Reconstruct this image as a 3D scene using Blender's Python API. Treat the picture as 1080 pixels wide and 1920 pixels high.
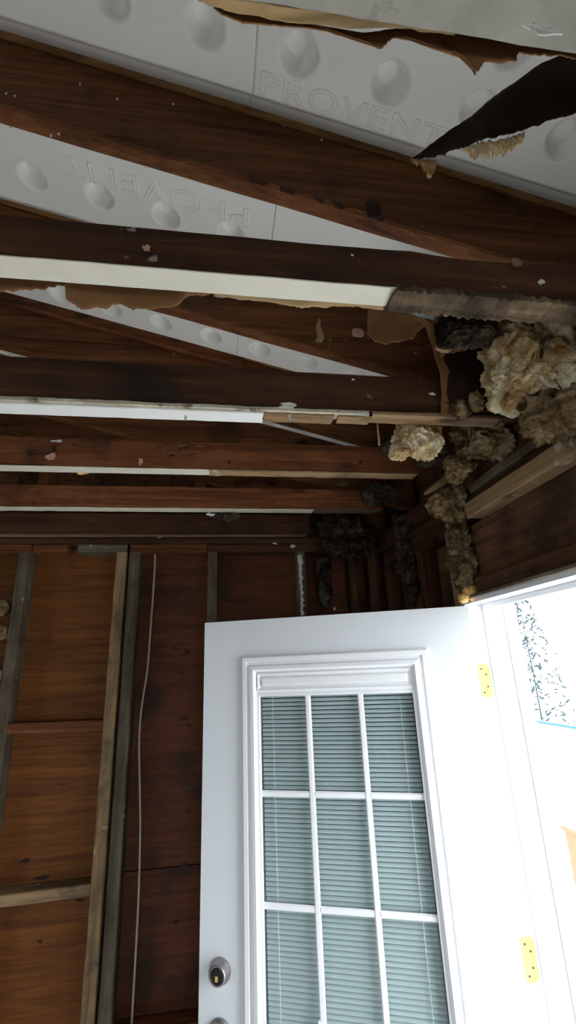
import bpy, bmesh, math, random
from mathutils import Vector, Matrix, noise

for o in list(bpy.data.objects):
    bpy.data.objects.remove(o)
SC = bpy.context.scene
COL = SC.collection

# ------------------------------------------------------------------ camera
F, YAW, PITCH, ROLL = 888.8, .15483, .31848, -.040286
EYE = Vector((0, 0, 1.9))
fw = Vector((math.sin(YAW)*math.cos(PITCH), math.cos(YAW)*math.cos(PITCH), math.sin(PITCH)))
r0 = Vector((math.cos(YAW), -math.sin(YAW), 0))
u0 = r0.cross(fw)
RT = r0*math.cos(ROLL) + u0*math.sin(ROLL)
UP = -r0*math.sin(ROLL) + u0*math.cos(ROLL)
cam = bpy.data.cameras.new('camera')
cam.sensor_fit = 'VERTICAL'
cam.sensor_height = 24
cam.lens = 24*F/1920
cam.clip_start = .02
camo = bpy.data.objects.new('camera', cam)
COL.objects.link(camo)
camo.matrix_world = Matrix(((RT.x, UP.x, -fw.x, EYE.x), (RT.y, UP.y, -fw.y, EYE.y), (RT.z, UP.z, -fw.z, EYE.z), (0, 0, 0, 1)))
SC.camera = camo

# ------------------------------------------------------------------ sky, exposure
world = bpy.data.worlds.new('overcast_sky')
SC.world = world
world.use_nodes = True
bg = world.node_tree.nodes['Background']
bg.inputs[0].default_value = (.9, .955, 1, 1)
bg.inputs[1].default_value = 8.0
SC.view_settings.view_transform = 'Standard'
SC.view_settings.look = 'None'
SC.view_settings.gamma = 1
SC.view_settings.use_curve_mapping = False
SC.view_settings.exposure = 0.3

def portal(name, loc, size, normal):
    L = bpy.data.lights.new(name, 'AREA')
    L.shape = 'RECTANGLE'
    L.size, L.size_y = size
    L.cycles.is_portal = True
    o = bpy.data.objects.new(name, L)
    COL.objects.link(o)
    o.location = loc
    o.rotation_euler = Vector(normal).to_track_quat('-Z', 'Y').to_euler()
portal('doorway_portal', (.96, .98, 1.05), (.95, 2.1), (-1, 0, 0))
portal('added_rear_window_portal', (.0, -2.36, 1.52), (1.3, 1.1), (0, 1, 0))
portal('added_left_window_portal', (-4.16, -.4, 1.5), (1.3, 1.3), (1, 0, 0))

# ------------------------------------------------------------------ helpers
def at(px, py, y):            # the point seen at a place of the photograph, at a known depth y
    d = fw + RT*((px-540)/F) - UP*((py-960)/F)
    return EYE + d*(y/d.y)
def at_x(px, py, x):
    d = fw + RT*((px-540)/F) - UP*((py-960)/F)
    return EYE + d*(x/d.x)

def link(name, verts, faces, mat, parent=None, local=False, smooth=False):
    """one mesh object with its origin at the bottom centre of its box"""
    vs = [Vector(v) for v in verts]
    lo = Vector([min(v[i] for v in vs) for i in range(3)])
    hi = Vector([max(v[i] for v in vs) for i in range(3)])
    c = (lo+hi)/2
    c.z = lo.z
    me = bpy.data.meshes.new(name)
    me.from_pydata([v-c for v in vs], [], faces)
    me.update()
    if smooth:
        for p in me.polygons:
            p.use_smooth = True
    me.materials.append(mat)
    o = bpy.data.objects.new(name, me)
    COL.objects.link(o)
    if parent:
        o.parent = parent
        base = Vector((0, 0, 0))
        if not local:
            q = parent
            while q:
                base += q.location
                q = q.parent
        else:
            q = parent
            while q is not None and q.get('_base') is None:
                base += q.location
                q = q.parent
        o.location = c - base
    else:
        o.location = c
    return o

def tag(o, label, cat=None, group=None, kind=None):
    o['label'] = label
    if cat: o['category'] = cat
    if group: o['group'] = group
    if kind: o['kind'] = kind
    return o

class MB:
    def __init__(s): s.v = []; s.f = []
    def add(s, v, f):
        k = len(s.v)
        s.v += [Vector(a) for a in v]
        s.f += [tuple(i+k for i in q) for q in f]
        return s
    def box(s, lo, hi):
        (a, b, c), (d, e, g) = lo, hi
        return s.add([(a, b, c), (d, b, c), (d, e, c), (a, e, c), (a, b, g), (d, b, g), (d, e, g), (a, e, g)],
                     [(0, 3, 2, 1), (4, 5, 6, 7), (0, 1, 5, 4), (1, 2, 6, 5), (2, 3, 7, 6), (3, 0, 4, 7)])
    def obj(s, name, mat, parent=None, **k): return link(name, s.v, s.f, mat, parent, **k)

def box(name, lo, hi, mat, parent=None, **k): return MB().box(lo, hi).obj(name, mat, parent, **k)

def beam(name, lo, hi, mat, parent=None, axis=0, rough=.0015, bev=.003, slope=0, seed=0, step=.05, rot=None, freq=7, ragged=0.0, bend=0.0):
    """a sawn timber: bevelled section swept along an axis, edges slightly worn; rot=(from, amount) adds decay past a point"""
    b_, c_ = [i for i in range(3) if i != axis]
    L = hi[axis]-lo[axis]
    n = max(2, int(L/step))
    h1, h2 = hi[b_]-lo[b_], hi[c_]-lo[c_]
    bv = min(bev, h1*.3, h2*.3)
    sub = 3 if rot else 1
    prof = []
    cs = [(bv, 0), (h1-bv, 0), (h1, bv), (h1, h2-bv), (h1-bv, h2), (bv, h2), (0, h2-bv), (0, bv)]
    for i in range(8):
        a, b = cs[i], cs[(i+1) % 8]
        m = sub if i % 2 == 0 else 1
        for k in range(m):
            t = k/m
            prof.append((a[0]+(b[0]-a[0])*t, a[1]+(b[1]-a[1])*t))
    m = len(prof)
    V, Fc = [], []
    for i in range(n+1):
        t = lo[axis]+L*i/n
        am = rough
        if rot and t > rot[0]:
            am = rough+(rot[1])*min(1, (t-rot[0])/.08)
        for k, (p, q) in enumerate(prof):
            co = [0, 0, 0]
            co[axis] = t
            if ragged and i in (0, n):
                co[axis] += ragged*noise.noise(Vector((p*60, q*60, seed+i)))
            fr = freq if not (rot and t > rot[0]) else freq*5
            nz = noise.noise(Vector((t*fr, p*31+seed*3.7, q*31)))
            nz2 = noise.noise(Vector((t*fr+50, p*31+seed*3.7, q*31)))
            co[b_] = lo[b_]+p+nz*am
            co[c_] = lo[c_]+q+nz2*am+bend*math.sin(math.pi*i/n)
            co[2] += -slope*co[0]
            V.append(co)
    for i in range(n):
        for k in range(m):
            a, b = i*m+k, i*m+(k+1) % m
            Fc.append((a, b, b+m, a+m))
    Fc.append(tuple(range(m-1, -1, -1)))
    Fc.append(tuple(n*m+k for k in range(m)))
    return link(name, V, Fc, mat, parent)

def sheet(name, top, bot, mat, parent=None, jag=.006, wr=.006, seed=0, nu=60, nv=10, thick=.0015, normal=(0, -1, 0), jf=18, curl=0.0):
    """torn paper between two lines, creased, with ragged edges and a thickness"""
    nrm = Vector(normal).normalized()
    def poly(P, t):
        x = t*(len(P)-1)
        i = min(int(x), len(P)-2)
        return P[i].lerp(P[i+1], x-i)
    top = [Vector(p) for p in top]
    bot = [Vector(p) for p in bot]
    V, Fc = [], []
    for i in range(nu+1):
        t = i/nu
        a, b = poly(top, t), poly(bot, t)
        d = (b-a)
        ln = d.length or 1
        d = d/ln
        a = a+d*jag*.5*noise.noise(Vector((t*jf*1.3, seed, 2.1)))
        b = b+d*jag*(noise.noise(Vector((t*jf, seed, 7.7)))+.6*noise.noise(Vector((t*jf*3.1, seed, 1.2))))
        for j in range(nv+1):
            s = j/nv
            p = a.lerp(b, s)
            w = wr*(noise.noise(p*9+Vector((seed, 0, 0)))+.6*noise.noise(p*26+Vector((0, seed, 0))))
            V.append(p+nrm*(w+curl*s*s))
    for i in range(nu):
        for j in range(nv):
            k = i*(nv+1)+j
            Fc.append((k, k+1, k+nv+2, k+nv+1))
    o = link(name, V, Fc, mat, parent, smooth=True)
    md = o.modifiers.new('thickness', 'SOLIDIFY')
    md.thickness = thick
    return o

ICO = {}
def ico(n):
    if n not in ICO:
        bm = bmesh.new()
        bmesh.ops.create_icosphere(bm, subdivisions=n, radius=1)
        ICO[n] = ([v.co.copy() for v in bm.verts], [tuple(v.index for v in f.verts) for f in bm.faces])
        bm.free()
    return ICO[n]

def lump(name, c, size, mat, parent=None, seed=0, box_=3.0, amp=.35, fr=1.0, sub=5, tilt=None, rotm=None):
    """a torn tuft of glass wool: a rounded block pushed about by several octaves of noise"""
    vs, fs = ico(sub)
    c = Vector(c)
    V = []
    sm = min(size)
    off = Vector((seed*3.1, seed*1.7, seed*5.3))
    for v in vs:
        k = (abs(v.x)**box_+abs(v.y)**box_+abs(v.z)**box_)**(-1/box_)
        p = Vector((v.x*k*size[0], v.y*k*size[1], v.z*k*size[2]))
        q = p*max(14*fr, .9/sm)+off
        q = q+.8*Vector((noise.noise(q*1.1), noise.noise(q*1.1+Vector((5, 5, 0))), noise.noise(q*1.1+Vector((0, 5, 5)))))
        d = noise.noise(q*.6)*.8+(.45-abs(noise.noise(q*1.3)))*1.1+(.4-abs(noise.noise(q*2.9)))*.8+(.35-abs(noise.noise(q*6.5)))*.42+noise.noise(q*13)*.12
        w = Vector((noise.noise(q*.8+Vector((9, 0, 0))), noise.noise(q*.8+Vector((0, 9, 0))), noise.noise(q*.8+Vector((0, 0, 9)))))
        p = p+v*(d*amp*sm)+w*(amp*sm*.7)
        if rotm: p = rotm @ p
        V.append(c+p)
    return link(name, V, fs, mat, parent, smooth=True)

def flake(name, c, w, h, mat, parent=None, seed=0, bend=.25, thick=.0014, n=13):
    """a thin torn chip lying roughly in the xz plane"""
    rnd = random.Random(seed)
    c = Vector(c)
    V = [c]
    for k in range(n):
        a = 2*math.pi*k/n
        r = rnd.uniform(.45, 1.1)
        V.append(c+Vector((w*r*math.cos(a), -bend*min(w, h)*rnd.uniform(0, 1), h*r*math.sin(a))))
    Fc = [(0, 1+(k+1) % n, 1+k) for k in range(n)]
    o = link(name, V, Fc, mat, parent)
    md = o.modifiers.new('thickness', 'SOLIDIFY')
    md.thickness = thick
    return o

def tube(name, pts, r, mat, parent=None, n=8, local=False):
    pts = [Vector(p) for p in pts]
    V, Fc = [], []
    for i, p in enumerate(pts):
        t = (pts[min(i+1, len(pts)-1)]-pts[max(i-1, 0)]).normalized()
        a = t.orthogonal().normalized() if abs(t.z) < .5 else t.cross(Vector((0, 1, 0))).normalized()
        b = t.cross(a)
        for k in range(n):
            an = 2*math.pi*k/n
            V.append(p+(a*math.cos(an)+b*math.sin(an))*(r[i] if isinstance(r, (list, tuple)) else r))
    for i in range(len(pts)-1):
        for k in range(n):
            q, w = i*n+k, i*n+(k+1) % n
            Fc.append((q, w, w+n, q+n))
    Fc.append(tuple(range(n-1, -1, -1)))
    Fc.append(tuple((len(pts)-1)*n+k for k in range(n)))
    return link(name, V, Fc, mat, parent, smooth=True, local=local)

# ------------------------------------------------------------------ materials
def new_mat(name):
    m = bpy.data.materials.new(name)
    m.use_nodes = True
    t = m.node_tree
    return m, t, t.nodes['Principled BSDF']

def coords(t, scale, rand=True):
    n, l = t.nodes, t.links
    tc = n.new('ShaderNodeTexCoord')
    mp = n.new('ShaderNodeMapping')
    mp.inputs['Scale'].default_value = scale
    l.new(tc.outputs['Object'], mp.inputs[0])
    if rand:
        oi = n.new('ShaderNodeObjectInfo')
        mu = n.new('ShaderNodeMath'); mu.operation = 'MULTIPLY'; mu.inputs[1].default_value = 37
        l.new(oi.outputs['Random'], mu.inputs[0])
        cx = n.new('ShaderNodeCombineXYZ')
        for i in range(3): l.new(mu.outputs[0], cx.inputs[i])
        l.new(cx.outputs[0], mp.inputs['Location'])
    return mp.outputs[0]

def noise_tex(t, vec, scale=1, detail=6, rough=.6, dist=0):
    k = t.nodes.new('ShaderNodeTexNoise')
    k.inputs['Scale'].default_value = scale
    k.inputs['Detail'].default_value = detail
    k.inputs['Roughness'].default_value = rough
    k.inputs['Distortion'].default_value = dist
    t.links.new(vec, k.inputs['Vector'])
    return k.outputs['Fac']

def ramp(t, fac, stops):
    r = t.nodes.new('ShaderNodeValToRGB')
    el = r.color_ramp.elements
    while len(el) < len(stops): el.new(.5)
    for e, (p, c) in zip(el, stops):
        e.position = p
        e.color = (*c, 1) if len(c) == 3 else c
    t.links.new(fac, r.inputs[0])
    return r.outputs[0]

def mix(t, fac, a, b, mode='MIX'):
    m = t.nodes.new('ShaderNodeMix')
    m.data_type = 'RGBA'
    m.blend_type = mode
    if isinstance(fac, (int, float)): m.inputs[0].default_value = fac
    else: t.links.new(fac, m.inputs[0])
    for s, x in ((6, a), (7, b)):
        if isinstance(x, tuple): m.inputs[s].default_value = (*x, 1)
        else: t.links.new(x, m.inputs[s])
    return m.outputs[2]

def bump(t, bsdf, h, strength=.3, dist=.004):
    b = t.nodes.new('ShaderNodeBump')
    b.inputs['Strength'].default_value = strength
    b.inputs['Distance'].default_value = dist
    t.links.new(h, b.inputs['Height'])
    t.links.new(b.outputs[0], bsdf.inputs['Normal'])

def wood(name, dark, mid, light, axis=0, stain=(.012, .008, .006), stain_amt=.62, knots=True, rough=.75, gloss=.3, spots=None):
    m, t, b = new_mat(name)
    sc = [20, 20, 20]
    sc[axis] = 1.1
    v = coords(t, sc)
    g = noise_tex(t, v, 1.6, 9, .65, .9)
    col = ramp(t, g, [(.28, dark), (.5, mid), (.74, light)])
    fine = noise_tex(t, v, 7, 4, .7)
    col = mix(t, .45, col, ramp(t, fine, [(.3, (.45, .4, .38)), (.7, (1.25, 1.2, 1.15))]), 'MULTIPLY')
    sv = coords(t, (3.2, 3.2, 3.2))
    s = noise_tex(t, sv, 1.3, 7, .62)
    col = mix(t, ramp(t, s, [(stain_amt-.07, (0, 0, 0)), (stain_amt+.1, (.8, .8, .8))]), col, stain)
    if knots:
        ks = [7, 7, 7]; ks[axis] = 3.2
        vk = coords(t, ks)
        vo = t.nodes.new('ShaderNodeTexVoronoi')
        vo.inputs['Scale'].default_value = 1
        t.links.new(vk, vo.inputs['Vector'])
        col = mix(t, ramp(t, vo.outputs['Distance'], [(.05, (.9, .9, .9)), (.14, (0, 0, 0))]), col, tuple(c*.25 for c in dark))
    if spots:                                   # specks of old plaster and paint
        vs = coords(t, (30, 30, 30))
        q = noise_tex(t, vs, 1, 3, .5)
        big = noise_tex(t, sv, 1.1, 3, .5)
        mu = t.nodes.new('ShaderNodeMath'); mu.operation = 'MULTIPLY'
        t.links.new(q, mu.inputs[0]); t.links.new(big, mu.inputs[1])
        col = mix(t, ramp(t, mu.outputs[0], [(spots[0], (0, 0, 0)), (spots[0]+.05, (1, 1, 1))]), col, spots[1])
    t.links.new(col, b.inputs['Base Color'])
    b.inputs['Roughness'].default_value = rough
    b.inputs['Specular IOR Level'].default_value = gloss
    bump(t, b, g, .35, .003)
    return m

def plain(name, col, rough=.6, var=.12, scale=6, spec=.4, metal=0, dirt=None, bumpy=0):
    m, t, b = new_mat(name)
    v = coords(t, (scale,)*3)
    f = noise_tex(t, v, 1, 6, .6)
    c = ramp(t, f, [(.3, tuple(x*(1-var) for x in col)), (.7, tuple(min(1, x*(1+var*.5)) for x in col))])
    if dirt:
        d = noise_tex(t, coords(t, (dirt[2],)*3), 1, 8, .66)
        c = mix(t, ramp(t, d, [(dirt[0], (0, 0, 0)), (dirt[0]+.09, (.9, .9, .9))]), c, dirt[1])
    t.links.new(c, b.inputs['Base Color'])
    b.inputs['Roughness'].default_value = rough
    b.inputs['Specular IOR Level'].default_value = spec
    b.inputs['Metallic'].default_value = metal
    if bumpy: bump(t, b, f, bumpy, .004)
    return m

M = {}
BR = ((.024, .0085, .0035), (.078, .030, .012), (.14, .058, .024))
RD = ((.05, .013, .0045), (.175, .056, .018), (.29, .11, .04))
for ax, k in ((0, 'x'), (1, 'y'), (2, 'z')):
    M['brown_'+k] = wood('weathered_brown_timber_'+k, *BR, axis=ax, spots=(.43, (.35, .3, .25)))
    M['red_'+k] = wood('reddish_timber_'+k, *RD, axis=ax, spots=(.44, (.4, .34, .28)))
    M['grey_'+k] = wood('grey_timber_'+k, (.05, .04, .028), (.14, .115, .082), (.25, .21, .155), axis=ax, stain=(.05, .026, .012), stain_amt=.54, spots=(.37, (.3, .27, .21)))
    M['pale_'+k] = wood('pale_timber_'+k, (.17, .10, .05), (.33, .215, .115), (.47, .33, .19), axis=ax, stain=(.085, .06, .04), stain_amt=.56, spots=(.38, (.45, .38, .28)))
M['rafter'] = wood('rafter_timber', (.04, .012, .004), (.155, .056, .018), (.29, .115, .04), spots=(.42, (.4, .36, .3)))
M['rotten'] = wood('rotten_timber', (.06, .038, .024), (.25, .175, .11), (.44, .32, .21), stain=(.012, .01, .008), stain_amt=.5, rough=.95)
M['ply'] = wood('orange_plywood', (.085, .024, .004), (.165, .055, .0085), (.25, .092, .016), axis=0, stain=(.06, .02, .008), stain_amt=.64, knots=False, rough=.7)
M['ply_red'] = wood('red_brown_plywood', (.055, .013, .004), (.105, .028, .008), (.155, .048, .014), axis=0, stain=(.018, .009, .006), stain_amt=.58, knots=True, rough=.7)
M['osb'] = wood('roof_deck_board', (.14, .06, .02), (.3, .15, .055), (.45, .25, .1), axis=0, stain=(.1, .05, .02), stain_amt=.68, knots=False)
M['dark_ply'] = wood('dark_wall_board', (.055, .022, .010), (.15, .066, .030), (.27, .13, .062), axis=1, stain=(.018, .011, .008), stain_amt=.52)
M['paint'] = plain('cream_ceiling_paint', (.74, .71, .6), .6, .08, 9, dirt=(.66, (.3, .25, .18), 14), bumpy=.1)
M['drywall'] = plain('white_drywall_face', (.9, .9, .89), .7, .04, 8)
M['greypaint'] = plain('grey_stained_plaster', (.4, .39, .34), .85, .35, 7, dirt=(.64, (.16, .12, .08), 11), bumpy=.3)
M['core'] = plain('drywall_core_edge', (.6, .54, .42), .9, .3, 20, dirt=(.55, (.16, .11, .07), 24), bumpy=.3)
M['foam'] = plain('white_foam_sheet', (.9, .89, .86), .42, .04, 3, spec=.5, dirt=(.77, (.35, .27, .18), 12))
M['kraft'] = plain('brown_kraft_paper', (.25, .115, .04), .75, .35, 6, dirt=(.62, (.05, .022, .01), 7), bumpy=.25)
M['kraft_dark'] = plain('blackened_shaded_kraft_paper', (.03, .012, .006), .8, .5, 5, bumpy=.3)  # dark paper; on the hole sheet its darkness is painted-in shade
M['kraft_tan'] = plain('tan_kraft_paper', (.42, .28, .13), .75, .3, 6, dirt=(.6, (.12, .07, .03), 9), bumpy=.3)
M['white'] = plain('white_door_paint', (.74, .765, .81), .4, .03, 4, spec=.5, dirt=(.75, (.4, .36, .33), 13))
M['vinyl'] = plain('white_vinyl', (.86, .87, .9), .35, .03, 4, spec=.5)
M['slat'] = plain('blind_slat_white', (.5, .56, .58), .5, .03, 3)
M['cable'] = plain('cable_sheath', (.55, .47, .38), .6, .1, 5)
M['metal'] = plain('aged_nickel', (.36, .34, .34), .42, .35, 30, metal=.9)
M['black'] = plain('black_metal', (.03, .028, .028), .35, .2, 20, metal=.5)
M['brass'] = plain('brass_hinge', (.68, .48, .13), .5, .15, 20, metal=.1, spec=.2)
M['pink'] = plain('pink_scrap', (.62, .36, .27), .7, .2, 20)
M['whitebit'] = plain('torn_white_paper', (.72, .7, .66), .8, .15, 20, bumpy=.3)
M['orangefoam'] = plain('amber_spray_foam', (.85, .52, .19), .6, .35, 25, dirt=(.6, (.25, .12, .04), 30), bumpy=.3)
M['concrete'] = plain('floor_concrete', (.62, .6, .56), .8, .15, 3)
M['gravel'] = plain('pale_ground', (.62, .61, .58), .9, .15, 4)
M['fence'] = plain('white_fence_paint', (.85, .86, .87), .6, .04, 3)
M['blue'] = plain('blue_rail_paint', (.01, .07, .18), .5, .05, 3)
M['tanpost'] = plain('tan_post', (.3, .15, .08), .7, .2, 4)
M['leaf'] = plain('grey_green_needles', (.02, .04, .045), .8, .3, 9)
M['nail'] = plain('rusty_nail', (.05, .035, .03), .6, .3, 30, metal=.4)

def wool(name, a, b, c, d):
    m, t, bs = new_mat(name)
    v = coords(t, (11, 11, 11))
    f = noise_tex(t, v, 1, 10, .68, 1.2)
    col = ramp(t, f, [(.32, a), (.42, b), (.51, c), (.61, d)])
    f2 = noise_tex(t, coords(t, (60, 60, 60)), 1, 6, .75, .6)
    col = mix(t, .6, col, ramp(t, f2, [(.3, (.45, .4, .36)), (.65, (1.2, 1.2, 1.15))]), 'MULTIPLY')
    t.links.new(col, bs.inputs['Base Color'])
    bs.inputs['Roughness'].default_value = .95
    bs.inputs['Specular IOR Level'].default_value = .1
    bump(t, bs, f2, .9, .008)
    return m
M['wool'] = wool('yellowed_glass_wool', (.2, .09, .025), (.46, .27, .10), (.72, .54, .30), (.86, .79, .62))
M['wool_dirty'] = wool('dirty_glass_wool', (.03, .018, .01), (.11, .065, .03), (.26, .17, .085), (.42, .32, .2))
M['wool_dark'] = wool('blackened_shaded_glass_wool', (.012, .008, .006), (.03, .02, .014), (.065, .045, .03), (.13, .1, .075))  # dirt-black wool; on the corner strand it also paints in dimness

m, t, b = new_mat('window_glass')
b.inputs['Base Color'].default_value = (.93, .98, .97, 1)
b.inputs['Transmission Weight'].default_value = 1
b.inputs['Roughness'].default_value = 0
b.inputs['IOR'].default_value = 1.45
v = coords(t, (5, 5, 5))
tr = t.nodes.new('ShaderNodeBsdfTransparent')
tr.inputs[0].default_value = (.96, .99, .985, 1)
gl = t.nodes.new('ShaderNodeBsdfGlossy')
gl.inputs['Roughness'].default_value = .02
fr = t.nodes.new('ShaderNodeFresnel')
fr.inputs['IOR'].default_value = 1.45
ms = t.nodes.new('ShaderNodeMixShader')
ge = t.nodes.new('ShaderNodeNewGeometry')
inv = t.nodes.new('ShaderNodeMath'); inv.operation = 'SUBTRACT'; inv.inputs[0].default_value = 1
t.links.new(ge.outputs['Backfacing'], inv.inputs[1])
mu = t.nodes.new('ShaderNodeMath'); mu.operation = 'MULTIPLY'
t.links.new(fr.outputs[0], mu.inputs[0]); t.links.new(inv.outputs[0], mu.inputs[1])
t.links.new(mu.outputs[0], ms.inputs[0]); t.links.new(tr.outputs[0], ms.inputs[1]); t.links.new(gl.outputs[0], ms.inputs[2])
t.links.new(ms.outputs[0], t.nodes['Material Output'].inputs[0])
M['glass'] = m

# ------------------------------------------------------------------ shell
XR, XL, YB, YF = .81, -4.0, 2.30, -2.20          # inner faces of the framing
RIDGE = -1.6
def deck_z(x):                                     # underside of the roof deck
    return 3.025-.26*x if x >= RIDGE else 3.025-.26*RIDGE-.26*(RIDGE-x)

fl = box('floor', (XL-.2, YF-.2, -.1), (XR+.14, YB+.15, 0), M['concrete'])
tag(fl, 'bare pale concrete floor below the frame', kind='structure')
gr = box('ground', (-25, -25, -.25), (25, 25, -.12), M['gravel'])
tag(gr, 'pale overcast ground outside the doorway', kind='structure')

mb = MB()
for xa, xb in ((RIDGE, 1.35), (XL-.5, RIDGE)):
    y0, y1 = YF-.4, YB+.45
    za, zb = deck_z(xa), deck_z(xb)
    vv = [(xa, y0, za), (xb, y0, zb), (xb, y1, zb), (xa, y1, za)]
    vv += [(x, y, z+.018) for x, y, z in vv]
    mb.add(vv, [(0, 3, 2, 1), (4, 5, 6, 7), (0, 1, 5, 4), (1, 2, 6, 5), (2, 3, 7, 6), (3, 0, 4, 7)])
tag(mb.obj('ceiling', M['osb']), 'orange-brown roof deck boards showing between the rafters and the foam sheets', kind='structure')

# back wall: a gable of plywood sheets behind studs
def gable(name, y0, y1, mat, holes=()):
    mb = MB()
    xs = sorted({XL-.1, RIDGE, XR+.1, *[h[0] for h in holes], *[h[1] for h in holes]})
    for a, b in zip(xs, xs[1:]):
        hs = [h for h in holes if h[0] <= a and h[1] >= b]
        spans = [(0, None)]
        if hs: spans = [(0, hs[0][2]), (hs[0][3], None)]
        for z0, z1 in spans:
            za = z1 if z1 is not None else deck_z(a)-.002
            zb = z1 if z1 is not None else deck_z(b)-.002
            mb.add([(a, y0, z0), (b, y0, z0), (b, y1, z0), (a, y1, z0), (a, y0, za), (b, y0, zb), (b, y1, zb), (a, y1, za)],
                   [(0, 3, 2, 1), (4, 5, 6, 7), (0, 1, 5, 4), (1, 2, 6, 5), (2, 3, 7, 6), (3, 0, 4, 7)])
    return mb.obj(name, mat)
wb = gable('wall_back', 2.405, 2.42, M['dark_ply'])
tag(wb, 'stripped back wall of orange plywood behind bare wooden studs', kind='structure')
for x0, x1, z0, z1, k in ((-2.85, -1.645, 0, 2.5, 'ply'), (-1.64, -.424, 0, 2.5, 'ply'), (-.419, -.03, 1.135, 2.5, 'ply_red'), (-.419, -.03, 0, 1.13, 'ply_red'), (-.025, .42, 0, 2.5, 'ply_red'), (.425, .80, 0, 2.5, 'ply_red'),
                          (-3.98, -2.855, 0, 2.5, 'ply')):
    box('plywood_panel', (x0, 2.392, z0), (x1, 2.404, z1), M[k], wb)
Z1, Z2 = 2.458, 2.498
def stud(x0, x1, key, seed, y0=2.30, y1=2.391, z0=.04, z1=Z1, par=wb, **k):
    return beam('stud', (x0, y0, z0), (x1, y1, z1), M[key], par, 2, .0022, .004, seed=seed, freq=9, **k)
stud(-.912, -.862, 'grey_z', 1)
stud(-.478, -.428, 'pale_z', 2)
stud(-.416, -.367, 'grey_z', 3)
stud(-.046, .002, 'grey_z', 4)
stud(.394, .437, 'grey_z', 5)
stud(.66, .70, 'brown_z', 6)
stud(.765, .805, 'brown_z', 7)
for i, x in enumerate((-1.33, -1.74, -2.15, -2.56, -2.97, -3.38, -3.79)):
    stud(x-.02, x+.02, 'pale_z' if i % 2 else 'grey_z', 20+i)
beam('sole_plate', (XL, 2.30, 0), (.8, 2.391, .039), M['grey_x'], wb, 0, seed=8)
# plates: the lower one is in pieces
for x0, x1, k, s in ((-3.99, -.86, 'red_x', 1), (-.855, -.70, 'red_x', 2), (-.655, -.428, 'grey_x', 3), (-.416, -.05, 'red_x', 4), (-.045, .80, 'brown_x', 5)):
    beam('top_plate', (x0, 2.302, Z1+.001), (x1, 2.391, Z2), M[k], wb, 0, .003, .004, seed=s+30, ragged=.01)
beam('top_plate', (-3.99, 2.312, Z2+.001), (.80, 2.391, 2.533), M['brown_x'], wb, 0, .002, .004, seed=40)
# blocking between the studs
for x0, x1, z, k, s, sl in ((-.86, -.48, 1.682, 'red_x', 1, .02), (-.86, -.48, 1.085, 'pale_x', 2, -.02), (-1.31, -.914, 1.9, 'pale_x', 3, 0), (-1.31, -.914, 1.3, 'red_x', 4, 0),
                            (-.365, -.048, .62, 'red_x', 5, 0), (.004, .392, 1.6, 'red_x', 6, 0)):
    beam('blocking', (x0, 2.304, z+sl*(x0+x1)/2), (x1, 2.391, z+.041+sl*(x0+x1)/2), M[k], wb, 0, .002, .004, seed=s+50, slope=sl)
# smear of old white caulk down one stud, and flakes of paint
sheet('paint_flake', [Vector((.398, 2.2975, 2.44)), Vector((.405, 2.2975, 2.25)), Vector((.402, 2.2975, 2.14))],
      [Vector((.424, 2.2975, 2.44)), Vector((.416, 2.2975, 2.25)), Vector((.418, 2.2975, 2.14))], M['whitebit'], wb, jag=.012, wr=.001, seed=3, nu=40, nv=4)
for i, (px, py, w, h) in enumerate(((548, 1025, .04, .022), (515, 1019, .03, .016), (300, 1007, .035, .01), (627, 1141, .016, .02))):
    p = at(px, py, 2.29)
    flake('plaster_crumb', p, w/2, h/2, M['whitebit'], wb, seed=i+70)
for i_, (px, py) in enumerate(((2, 1140), (4, 1185))):
    lump('wool_tuft', at(px, py, 2.33), (.035, .02, .03), M['wool_dirty'], wb, seed=i_+80, sub=4, amp=.4)
for i_, (px, py, w_, h_) in enumerate(((48, 1614, .03, .011), (80, 1645, .036, .012), (150, 1688, .022, .006), (75, 1765, .012, .006), (120, 1470, .01, .006), (330, 1215, .012, .012), (352, 1222, .014, .012), (340, 1262, .012, .009), (300, 1300, .012, .01), (355, 1360, .014, .01), (352, 1520, .012, .012), (345, 1620, .016, .012), (330, 1730, .014, .01))):
    flake('knot', at(px, py, 2.3915), w_, h_, M['kraft_dark'], wb, seed=i_+300, bend=.01, thick=.0006)
# upper gable framing in the dark
for x in (-2.4, -1.6, -.855, -.10, .45):
    beam('gable_stud', (x-.02, 2.302, 2.634+.01), (x+.04, 2.39, deck_z(x)-.22), M['red_z'], wb, 2, seed=x)

# right wall: boards around the doorway
DY0, DY1, DZ = .515, 1.506, 2.10
mb = MB()
for (a, b_, c0, c1) in ((YF-.1, DY0-.02, 0, 2.78), (DY0-.02, DY1, DZ, 2.78), (DY1, YB+.12, 0, 2.78)):
    mb.box((.902, a, c0), (.925, b_, c1))
wr = mb.obj('wall_right', M['dark_ply'])
tag(wr, 'dark rotten timber wall with framing around the open doorway', kind='structure')
beam('header_board', (.812, .35, 2.103), (.845, 1.40, 2.152), M['brown_y'], wr, 1, .003, .004, seed=60)
beam('header_panel', (.852, .35, 2.153), (.90, 1.44, 2.338), M['dark_ply'], wr, 1, .002, .003, seed=61)
beam('top_plate', (.80, -2.19, 2.339), (.89, 1.365, 2.391), M['pale_y'], wr, 1, .0025, .005, seed=62, ragged=.03)
beam('plate_board', (.826, -2.19, 2.392), (.89, 1.46, 2.421), M['brown_y'], wr, 1, .003, .004, seed=63)
beam('top_plate', (.812, -2.19, 2.4215), (.89, 1.345, 2.450), M['grey_y'], wr, 1, .003, .005, seed=64, ragged=.04)
beam('plate_board', (.828, -2.19, 2.451), (.89, 2.29, 2.533), M['brown_y'], wr, 1, .004, .004, seed=65)
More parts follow.
